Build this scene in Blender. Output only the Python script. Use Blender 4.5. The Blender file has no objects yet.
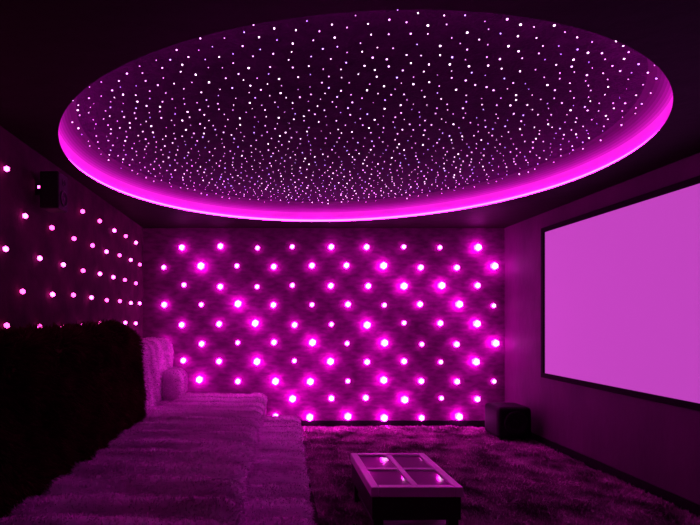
import bpy, bmesh, math, random
import numpy as np
from mathutils import Vector, noise
random.seed(7); rng=np.random.default_rng(7)
S=bpy.context.scene
try:
    S.view_settings.view_transform='Standard'; S.view_settings.look='None'
except Exception as e: print(e)
H=1.36; CEIL=2.50
XL,XR,YB,YF=-1.59,2.94,6.2,-0.9

# ---------------- materials ----------------
def mat(name,col,rough=0.8,emit=None,estr=0,spec=0.3,bump=None,col2=None,nscale=5,metal=0,sheen=0,stretch=None):
    m=bpy.data.materials.new(name); m.use_nodes=True
    nt=m.node_tree; b=nt.nodes['Principled BSDF']
    b.inputs['Base Color'].default_value=(*col,1); b.inputs['Roughness'].default_value=rough
    b.inputs['Specular IOR Level'].default_value=spec; b.inputs['Metallic'].default_value=metal
    if sheen: b.inputs['Sheen Weight'].default_value=sheen
    if emit:
        b.inputs['Emission Color'].default_value=(*emit,1); b.inputs['Emission Strength'].default_value=estr
    if bump or col2:
        tc=nt.nodes.new('ShaderNodeTexCoord'); mp=nt.nodes.new('ShaderNodeMapping')
        if stretch: mp.inputs['Scale'].default_value=stretch
        nt.links.new(tc.outputs['Object'],mp.inputs['Vector'])
        if col2:
            n=nt.nodes.new('ShaderNodeTexNoise'); n.inputs['Scale'].default_value=nscale; n.inputs['Detail'].default_value=6
            r=nt.nodes.new('ShaderNodeValToRGB'); r.color_ramp.elements[0].position=0.35; r.color_ramp.elements[1].position=0.65
            r.color_ramp.elements[0].color=(*col,1); r.color_ramp.elements[1].color=(*col2,1)
            nt.links.new(mp.outputs[0],n.inputs['Vector']); nt.links.new(n.outputs[0],r.inputs[0]); nt.links.new(r.outputs[0],b.inputs['Base Color'])
        if bump:
            n=nt.nodes.new('ShaderNodeTexNoise'); n.inputs['Scale'].default_value=bump[0]; n.inputs['Detail'].default_value=5
            bp=nt.nodes.new('ShaderNodeBump'); bp.inputs['Strength'].default_value=bump[1]; bp.inputs['Distance'].default_value=0.02
            nt.links.new(mp.outputs[0],n.inputs['Vector']); nt.links.new(n.outputs[0],bp.inputs['Height']); nt.links.new(bp.outputs[0],b.inputs['Normal'])
    return m
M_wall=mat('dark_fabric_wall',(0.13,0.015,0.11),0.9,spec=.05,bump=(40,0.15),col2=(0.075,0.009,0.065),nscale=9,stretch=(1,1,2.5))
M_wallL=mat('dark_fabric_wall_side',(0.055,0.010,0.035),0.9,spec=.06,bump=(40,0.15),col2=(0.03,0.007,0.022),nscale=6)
M_side=mat('side_wall_paint',(0.062,0.011,0.052),0.6,spec=.2,bump=(12,0.2),col2=(0.042,0.007,0.036),nscale=2.5,stretch=(1,1,.5))
M_ceil=mat('dark_ceiling_paint',(0.006,0.0015,0.003),0.6,spec=.08,bump=(8,0.2))
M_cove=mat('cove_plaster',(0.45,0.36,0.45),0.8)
M_fade=[mat('cove_glow_fade_%d'%i,(c,c*.6,c),0.9,spec=.05) for i,c in enumerate((.29,.20,.145,.10,.075,.057,.043))]  # base colours step darker up the curve, painting the strip's glow falloff
M_panel=mat('star_ceiling_panel',(0.028,0.009,0.031),0.9,spec=.03,bump=(60,0.4),col2=(0.018,0.006,0.021),nscale=9)
M_strip=mat('led_strip_glow',(0.8,0.1,0.7),0.5,emit=(1.0,0.010,0.78),estr=50)
M_star=[mat('fiber_tip_white',(1,1,1),emit=(1,0.75,1),estr=6),mat('fiber_tip_lilac',(1,1,1),emit=(0.85,0.4,1),estr=4),mat('fiber_tip_blue',(1,1,1),emit=(0.4,0.3,1),estr=4)]
for m in M_star: m.cycles.emission_sampling='NONE'
M_tip=mat('led_white_core',(1,1,1),emit=(1,0.82,0.98),estr=2.4); M_tip.cycles.emission_sampling='NONE'
M_led=[mat('led_bulb_dim',(1,1,1),emit=(1,0.008,0.74),estr=22),mat('led_bulb_mid',(1,1,1),emit=(1,0.006,0.76),estr=42),mat('led_bulb_bright',(1,1,1),emit=(1,0.005,0.78),estr=75),M_tip]
M_ledL=[mat('led_bulb_rose_dim',(1,1,1),emit=(1,0.045,0.42),estr=9),mat('led_bulb_rose',(1,1,1),emit=(1,0.05,0.52),estr=18)]
M_black=mat('black_plastic',(0.006,0.004,0.006),0.6,spec=.12)
M_frame=mat('black_velvet_frame',(0.005,0.003,0.005),0.8,spec=.08)
M_screen=mat('projection_fabric_glow',(0.10,0.09,0.10),0.8,spec=.1,emit=(1.0,0.11,0.98),estr=0.50)  # emission added to brighten the fabric, standing in for light falling on it
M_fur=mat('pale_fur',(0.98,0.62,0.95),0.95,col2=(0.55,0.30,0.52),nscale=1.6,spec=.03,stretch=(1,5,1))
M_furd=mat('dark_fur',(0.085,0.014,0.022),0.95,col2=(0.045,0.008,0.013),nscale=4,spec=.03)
M_rug=mat('shag_pile',(0.62,0.32,0.53),0.95,col2=(0.12,0.06,0.10),nscale=3.6,spec=.03)
M_base=mat('sofa_base_fabric',(0.08,0.04,0.06),0.9)
M_tbl=mat('table_lacquer',(0.85,0.66,0.82),0.3,spec=0.5)
M_tdark=mat('table_dark_wood',(0.02,0.01,0.014),0.4,bump=(10,.2),stretch=(1,8,1))
M_glass=mat('smoked_glass',(0.36,0.17,0.34),0.05,spec=0.9)
M_cone=mat('speaker_cone',(0.01,0.008,0.01),0.6,spec=.12)

# ---------------- helpers ----------------
def obj(name,verts,faces,mats,parent=None,smooth=False,mi=None):
    me=bpy.data.meshes.new(name); me.from_pydata([tuple(v) for v in verts],[],[tuple(f) for f in faces]); 
    for m in (mats if isinstance(mats,list) else [mats]): me.materials.append(m)
    if mi is not None: me.polygons.foreach_set('material_index',mi)
    if smooth: me.polygons.foreach_set('use_smooth',[True]*len(me.polygons))
    me.update()
    o=bpy.data.objects.new(name,me); S.collection.objects.link(o)
    if parent: o.parent=parent
    return o
def empty(name):
    e=bpy.data.objects.new(name,None); S.collection.objects.link(e); return e
def bevbox(name,a,b,m,r=0.01,parent=None,seg=2):
    bm=bmesh.new(); bmesh.ops.create_cube(bm,size=1)
    for v in bm.verts:
        v.co=Vector([(a[i]+b[i])/2+v.co[i]*(b[i]-a[i]) for i in range(3)])
    if r>0: bmesh.ops.bevel(bm,geom=bm.edges[:],offset=r,segments=seg,affect='EDGES',profile=0.5)
    me=bpy.data.meshes.new(name); bm.to_mesh(me); bm.free(); me.materials.append(m)
    o=bpy.data.objects.new(name,me); S.collection.objects.link(o)
    if parent: o.parent=parent
    return o
def softbox_geo(a,b,r,step,disp):
    V=[];F=[]
    a=Vector(a);b=Vector(b)
    for ax in range(3):
        u,w=(ax+1)%3,(ax+2)%3
        nu=max(3,int((b[u]-a[u])/step)); nw=max(3,int((b[w]-a[w])/step))
        for s in (0,1):
            o=len(V)
            for i in range(nu+1):
                for j in range(nw+1):
                    p=Vector((0,0,0)); p[ax]=b[ax] if s else a[ax]
                    p[u]=a[u]+(b[u]-a[u])*i/nu; p[w]=a[w]+(b[w]-a[w])*j/nw
                    q=Vector([min(max(p[k],a[k]+r),b[k]-r) for k in range(3)])
                    d=p-q; n=d.normalized() if d.length>1e-6 else Vector((0,0,1))
                    pp=q+n*r
                    V.append(pp+n*disp(pp,n))
            for i in range(nu):
                for j in range(nw):
                    k=o+i*(nw+1)+j
                    f=(k,k+nw+1,k+nw+2,k+1)
                    F.append(f if s else f[::-1])
    return V,F
def fur(name,V,F,count,L,width,m,parent,lean=(0,0,0),keep=None,up=0.0):
    V=np.array([tuple(v) for v in V]);F=np.array(F)
    tri=np.vstack([F[:,[0,1,2]],F[:,[0,2,3]]])
    A,B,C=V[tri[:,0]],V[tri[:,1]],V[tri[:,2]]
    N=np.cross(B-A,C-A); ar=np.linalg.norm(N,axis=1); N=N/np.maximum(ar[:,None],1e-9)
    if keep is not None:
        ar=ar*keep((A+B+C)/3,N)
    idx=rng.choice(len(tri),count,p=ar/ar.sum())
    u=rng.random(count);v=rng.random(count);fl=u+v>1;u[fl]=1-u[fl];v[fl]=1-v[fl]
    P=A[idx]+(B-A)[idx]*u[:,None]+(C-A)[idx]*v[:,None]; n=N[idx]
    cl=np.array([list(noise.noise_vector(Vector(p)*7)) for p in P])
    d=n+cl*1.3+rng.normal(0,.35,(count,3))+np.array(lean)+np.array([0,0,up])
    dn=(d*n).sum(1); d=d+n*np.where(dn<.35,.35-dn,0)[:,None]
    d/=np.linalg.norm(d,axis=1)[:,None]
    l=L*(0.6+0.6*rng.random(count))[:,None]
    side=np.cross(d,rng.normal(0,1,(count,3))); side/=np.linalg.norm(side,axis=1)[:,None]
    w=width
    mid=P+d*l*.5; tip=P+d*l+np.array([0,0,-.15])*l
    VV=np.empty((count,5,3)); VV[:,0]=P-side*w/2-n*.004;VV[:,1]=P+side*w/2-n*.004;VV[:,2]=mid+side*w*.45;VV[:,3]=mid-side*w*.45;VV[:,4]=tip
    k=np.arange(count)*5
    me=bpy.data.meshes.new(name)
    q=np.stack([k,k+1,k+2,k+3],1);t=np.stack([k+3,k+2,k+4],1)
    me.vertices.add(count*5);me.vertices.foreach_set('co',VV.reshape(-1))
    loops=np.concatenate([q.reshape(-1),t.reshape(-1)])
    me.loops.add(len(loops));me.loops.foreach_set('vertex_index',loops)
    me.polygons.add(2*count)
    me.polygons.foreach_set('loop_start',np.concatenate([np.arange(count)*4,count*4+np.arange(count)*3]))
    me.polygons.foreach_set('loop_total',np.concatenate([np.full(count,4),np.full(count,3)]))
    me.update(calc_edges=True);me.validate()
    me.materials.append(m)
    o=bpy.data.objects.new(name,me);S.collection.objects.link(o)
    if parent:o.parent=parent
    return o

# ---------------- room shell ----------------
T=0.12
floor=bevbox('floor',(XL-T,YF-T,-0.1),(XR+T,YB+T,0),M_base,0)
bevbox('wall_back',(XL-T,YB,0),(XR+T,YB+T,CEIL+.5),M_wall,0)
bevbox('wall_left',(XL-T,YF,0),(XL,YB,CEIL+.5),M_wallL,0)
bevbox('wall_right',(XR,YF,0),(XR+T,YB,CEIL+.5),M_side,0)
bevbox('wall_front',(XL-T,YF-T,0),(XR+T,YF,CEIL+.5),M_side,0)
bevbox('baseboard_right',(XR-.018,YF+.02,0),(XR,YB-.02,.09),M_frame,.004)
bevbox('baseboard_back',(XL+.02,YB-.018,0),(XR-.02,YB,.09),M_frame,.004)
CX,CY,R=0.537,3.82,1.996
N=192; V=[];F=[];mi=[]
x0,x1,y0,y1=XL-.3,XR+.3,YF-.3,YB+.3
RW=R+.03; RC=.20
prof=[(R,0),(R,.008),(RW,.008),(RW,.04),(RW,.065)]
for k in range(1,15):
    t=k/14*math.pi/2
    prof.append((RW-RC*(1-math.cos(t)),.065+.155*math.sin(t)))
prof.append((R-.32,.222)); 
for i in range(N):
    a=2*math.pi*i/N; ca,sa=math.cos(a),math.sin(a)
    ts=[]
    if ca>1e-6: ts.append((x1-CX)/ca)
    if ca<-1e-6: ts.append((x0-CX)/ca)
    if sa>1e-6: ts.append((y1-CY)/sa)
    if sa<-1e-6: ts.append((y0-CY)/sa)
    t=min(ts)
    V.append((CX+ca*t,CY+sa*t,CEIL))
    for r,z in prof: V.append((CX+ca*r,CY+sa*r,CEIL+z))
K=len(prof)+1
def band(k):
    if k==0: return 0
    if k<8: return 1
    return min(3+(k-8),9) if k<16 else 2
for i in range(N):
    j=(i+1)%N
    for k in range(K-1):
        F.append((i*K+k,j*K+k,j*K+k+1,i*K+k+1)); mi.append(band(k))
c=len(V);V.append((CX,CY,CEIL+.222))
for i in range(N):
    F.append((i*K+K-1,((i+1)%N)*K+K-1,c)); mi.append(2)
obj('ceiling',V,F,[M_ceil,M_cove,M_panel]+M_fade,mi=mi)
V=[];F=[]
for i in range(N):
    a=2*math.pi*i/N
    for r,z in ((RW-.001,.009),(RW-.012,.009),(RW-.012,.030),(RW-.001,.030)):
        V.append((CX+math.cos(a)*r,CY+math.sin(a)*r,CEIL+z))
for i in range(N):
    j=(i+1)%N
    for k in range(4):
        l=(k+1)%4; F.append((i*4+k,j*4+k,j*4+l,i*4+l))
obj('led_strip_light',V,F,M_strip)

# ---------------- small light meshes ----------------
bm=bmesh.new(); bmesh.ops.create_icosphere(bm,subdivisions=1,radius=1); IV=[v.co.copy() for v in bm.verts]; IF=[[v.index for v in f.verts] for f in bm.faces]; bm.free()
def dots(name,pts,mats):
    V=[];F=[];mi=[]
    for p,r,m in pts:
        o=len(V); V+= [Vector(p)+v*r for v in IV]; F+=[[k+o for k in f] for f in IF]; mi+=[m]*len(IF)
    return obj(name,V,F,mats,smooth=True,mi=mi)
pts=[];acc=[];cell={}
tries=0
while tries<60000 and len(acc)<1400:
    tries+=1
    a=random.random()*2*math.pi; rr=(R-.06)*math.sqrt(random.random())
    x,y=CX+rr*math.cos(a),CY+rr*math.sin(a)
    D=.072
    k=(int(x/D+100),int(y/D))
    if any((x-q[0])**2+(y-q[1])**2<D**2 for i in(-1,0,1) for j in(-1,0,1) for q in cell.get((k[0]+i,k[1]+j),[])): continue
    cell.setdefault(k,[]).append((x,y)); acc.append((x,y,rr))
for x,y,rr in acc:
    z=.222 if rr<RW-RC else .065+.155*math.sqrt(max(0,1-((rr-(RW-RC))/RC)**2))
    s=random.choice([.0022,.0028,.0034,.0042,.0052])
    pts.append(((x,y,CEIL+z-.001),s,random.choices([0,1,2],[4,5,2])[0]))
dots('ceiling_star_lights',pts,M_star)

px=lambda x:(x-270)/495*YB
pts=[]
rows=[248,267,286,305,324,343,361,380,398,416]
BR={ (0,4):1,(0,8):2,(1,1):2,(1,3):1,(1,6):2,(1,7):1,(1,9):2,(2,1):1,(2,6):2,(2,7):2,(2,8):1,(3,0):1,(3,2):2,(3,3):1,(3,8):2,(3,7):1,(4,1):1,(4,2):2,(4,3):1,(4,5):2,(4,8):2,(5,1):1,(5,3):1,(5,4):2,(5,6):2,(5,9):2,
 (6,2):2,(6,0):1,(6,4):2,(6,5):1,(6,6):1,(6,8):2,(7,0):2,(7,1):2,(7,3):2,(7,4):2,(7,6):2,(7,8):1,(7,7):1,(8,3):2,(8,4):1,(8,5):1,(8,6):2,(8,8):1,(9,4):2,(9,5):2,(9,6):2,(9,7):1,(9,8):2,(9,9):1}
for ri,ry in enumerate(rows):
    z=H+(319-ry)/495*YB
    xs=[184+36.4*k for k in range(9)] if ri%2==0 else [165+36.4*k for k in range(10)]
    for ki,x in enumerate(xs):
        lv=BR.get((ri,ki),random.choice([0,0,1]))
        r=[.031,.040,.050][lv]
        X,Z=px(x)+random.uniform(-.018,.018),z+random.uniform(-.014,.014)
        pts.append(((X,YB-r-.008,Z),r,lv))
        pts.append(((X,YB-1.45*r-.008,Z),r*.80,3))  # white tip added in front; the widened pink bulb around it imitates glow
dots('fairy_lights',pts,M_led)
pts=[]
for ri,z in enumerate([.89,.653,.415,.18,-.05,-.285]):
    y=2.95-.4*8+(0 if ri%2==0 else .2)
    while y<YB-.1:
        if not(ri==0 and 3.6<y<3.9) and y>.2:
            yy,zz=y+random.uniform(-.02,.02),H+z+random.uniform(-.012,.012)
            s=.014+.0011*yy
            pts.append(((XL+s+.008,yy,zz),s,random.choices([0,1],[2,3])[0]))
        y+=.4
dots('fairy_lights.001',pts,M_ledL)

# ---------------- projection screen ----------------
sc=empty('projection_screen')
ya,yb,za,zb=2.45,5.27,H-.62,H+.965
bevbox('screen_fabric',(XR-.04,ya+.04,za+.04),(XR-.025,yb-.04,zb-.04),M_screen,0,sc)
for n,a,b in (('frame_top',(XR-.06,ya,zb-.05),(XR-.002,yb,zb)),('frame_bottom',(XR-.06,ya,za),(XR-.002,yb,za+.05)),
              ('frame_side_1',(XR-.06,ya,za+.045),(XR-.002,ya+.05,zb-.045)),('frame_side_2',(XR-.06,yb-.05,za+.045),(XR-.002,yb,zb-.045))):
    bevbox(n,a,b,M_frame,.006,sc)

# ---------------- sofa ----------------
sofa=empty('sectional_sofa')
sofa.location=(-.13,0,0); sofa.rotation_euler=(0,0,-math.radians(1.8))
def nz(p,s): return noise.noise(Vector(p)*s)
def d_seat(p,n):
    return .012*nz(p,3)+.008*nz(p,12)+(.05*(abs(math.sin(p.y*math.pi/.27+.9*nz(p,2)))**.6-.4) if n.z>.3 else .01*nz(p,20))
def d_soft(p,n): return .03*nz(p,2.5)+.015*nz(p,9)
def d_back(p,n):
    t=max(0,min(1,(p.y-3.85)/.45)); t=t*t
    return (d_soft(p,n) if n.x>-.3 else 0)-.10*t*max(0,n.z)+.02*math.sin(p.y*2.2)*max(0,n.z)
def part(name,a,b,r,m,disp,fc,L,keep=None,step=.03,w=.006,lean=(0,0,0)):
    V,F=softbox_geo(a,b,r,step,disp)
    obj(name,V,F,m,sofa,True)
    if fc: fur(name+'_fur',V,F,fc,L,w,m,sofa,lean,keep)
top=lambda c,n:((n[:,2]>.2)|(n[:,0]>.3)|(n[:,1]<-.5)|(n[:,1]>.5)).astype(float)*(.15+1.0*(c[:,2]>.3))
bevbox('sofa_base',(-1.38,1.25,0.0),(-.2,5.60,.30),M_base,.02,sofa)
part('seat_cushion',(-1.25,1.2,.22),(-.10,5.66,.49),.07,M_fur,d_seat,36000,.020,top,lean=(.2,-.3,0))
part('foot_bench',(-.14,1.5,.01),(.27,5.42,.29),.06,M_fur,d_seat,18000,.020,lambda c,n:(n[:,2]>-.3).astype(float),lean=(.2,-.3,0))
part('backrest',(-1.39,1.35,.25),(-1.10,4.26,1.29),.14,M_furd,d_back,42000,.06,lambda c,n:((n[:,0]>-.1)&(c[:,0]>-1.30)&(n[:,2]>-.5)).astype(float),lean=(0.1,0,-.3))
part('backrest_end',(-1.45,4.38,.25),(-1.16,5.66,1.14),.10,M_fur,lambda p,n:d_soft(p,n) if n.x>-.3 else 0,12000,.02,lambda c,n:((n[:,0]>-.1)&(c[:,0]>-1.40)).astype(float),lean=(0,0,-.4))
part('bolster',(-1.22,5.1,.50),(-.98,5.6,.80),.10,M_fur,d_soft,4000,.02)

# ---------------- wall-to-wall shag carpet (part of the floor) ----------------
nx,ny=130,260; V=[];F=[]
for i in range(nx+1):
    for j in range(ny+1):
        x=.33+(XR-.03-.33)*i/nx; y=.6+(YB-.04-.6)*j/ny
        V.append((x,y,.012+.012*nz((x,y,0),4)+.008*nz((x,y,1),11)))
for i in range(nx):
    for j in range(ny):
        k=i*(ny+1)+j; F.append((k,k+ny+1,k+ny+2,k+1))
obj('carpet_backing',V,F,M_rug,floor,True)
fur('carpet_pile',V,F,80000,.032,.009,M_rug,floor,(0,0,0),lambda c,n:(c[:,1]>2).astype(float)+.3)

# ---------------- coffee table ----------------
tb=empty('coffee_table')
tx0,tx1,ty0,ty1,tz=.60,1.15,2.94,3.70,.36
fw=.05
def tbox(n,a,b,m,r=.006): return bevbox(n,a,b,m,r,tb)
tbox('rim_1',(tx0,ty0,tz-.06),(tx0+fw,ty1,tz),M_tbl); tbox('rim_2',(tx1-fw,ty0,tz-.06),(tx1,ty1,tz),M_tbl)
tbox('rim_3',(tx0+fw,ty0,tz-.06),(tx1-fw,ty0+fw,tz),M_tbl); tbox('rim_4',(tx0+fw,ty1-fw,tz-.06),(tx1-fw,ty1,tz),M_tbl)
mx,my=(tx0+tx1)/2,(ty0+ty1)/2
tbox('bar_1',(mx-.02,ty0+fw,tz-.05),(mx+.02,ty1-fw,tz-.002),M_tbl); 
tbox('bar_2',(tx0+fw,my-.02,tz-.05),(mx-.02,my+.02,tz-.002),M_tbl); tbox('bar_3',(mx+.02,my-.02,tz-.05),(tx1-fw,my+.02,tz-.002),M_tbl)
n=1
for xa,xb in ((tx0+fw,mx-.02),(mx+.02,tx1-fw)):
    for yaa,ybb in ((ty0+fw,my-.02),(my+.02,ty1-fw)):
        tbox('glass_pane_%d'%n,(xa,yaa,tz-.022),(xb,ybb,tz-.012),M_glass,.001); n+=1
tbox('apron',(tx0+.01,ty0+.01,tz-.20),(tx1-.01,ty1-.01,tz-.058),M_tdark)
n=1
for x in(tx0+.02,tx1-.08):
    for y in(ty0+.02,ty1-.08):
        tbox('leg_%d'%n,(x,y,0.0),(x+.06,y+.06,tz-.06),M_tdark); n+=1
tbox('lower_shelf',(tx0+.04,ty0+.04,.07),(tx1-.04,ty1-.04,.095),M_tdark)

# ---------------- subwoofer + speaker ----------------
def cone(name,c,axis,r,parent,m=M_cone):
    prof=[(1.0,0),(1.0,.03),(.9,.05),(.8,.03),(.75,.01),(.35,-.05),(.3,-.05),(.2,.0),(0.001,.02)]
    V=[];F=[];n=32
    for i in range(n):
        a=2*math.pi*i/n
        for pr,pz in prof:
            u,v,w=pr*r*math.cos(a),pr*r*math.sin(a),pz*r*2
            V.append((c[0]+u,c[1]-w,c[2]+v) if axis=='y' else (c[0]+w,c[1]+u,c[2]+v))
    k=len(prof)
    for i in range(n):
        for j in range(k-1): F.append((i*k+j,((i+1)%n)*k+j,((i+1)%n)*k+j+1,i*k+j+1))
    obj(name,V,F,m,parent,True)
sw=empty('subwoofer')
bevbox('cabinet',(2.50,5.42,.04),(2.88,5.80,.39),M_black,.05,sw,4)
cone('driver',(2.69,5.412,.22),'y',.13,sw)
n=1
for x in(2.55,2.79):
    for y in(5.47,5.71): bevbox('foot_%d'%n,(x,y,0),(x+.04,y+.04,.05),M_black,.004,sw); n+=1
sp=empty('wall_speaker')
bevbox('speaker_cabinet',(XL+.05,3.30,H+.74),(XL+.18,3.46,H+.99),M_black,.012,sp)
bevbox('speaker_bracket',(XL,3.35,H+.84),(XL+.06,3.41,H+.92),M_black,.003,sp)
cone('speaker_woofer',(XL+.182,3.38,H+.82),'x',.055,sp); cone('speaker_tweeter',(XL+.182,3.38,H+.93),'x',.026,sp)

w=bpy.data.worlds.new('world');S.world=w;w.use_nodes=True
w.node_tree.nodes['Background'].inputs[0].default_value=(0,0,0,1)
cam=bpy.data.cameras.new('camera');co=bpy.data.objects.new('camera',cam);S.collection.objects.link(co)
cam.sensor_fit='HORIZONTAL';cam.sensor_width=36;cam.lens=495/700*36;cam.shift_x=80/700;cam.shift_y=56.5/700;cam.clip_start=.02
co.location=(0,0,H);co.rotation_euler=(math.pi/2,0,0);S.camera=co
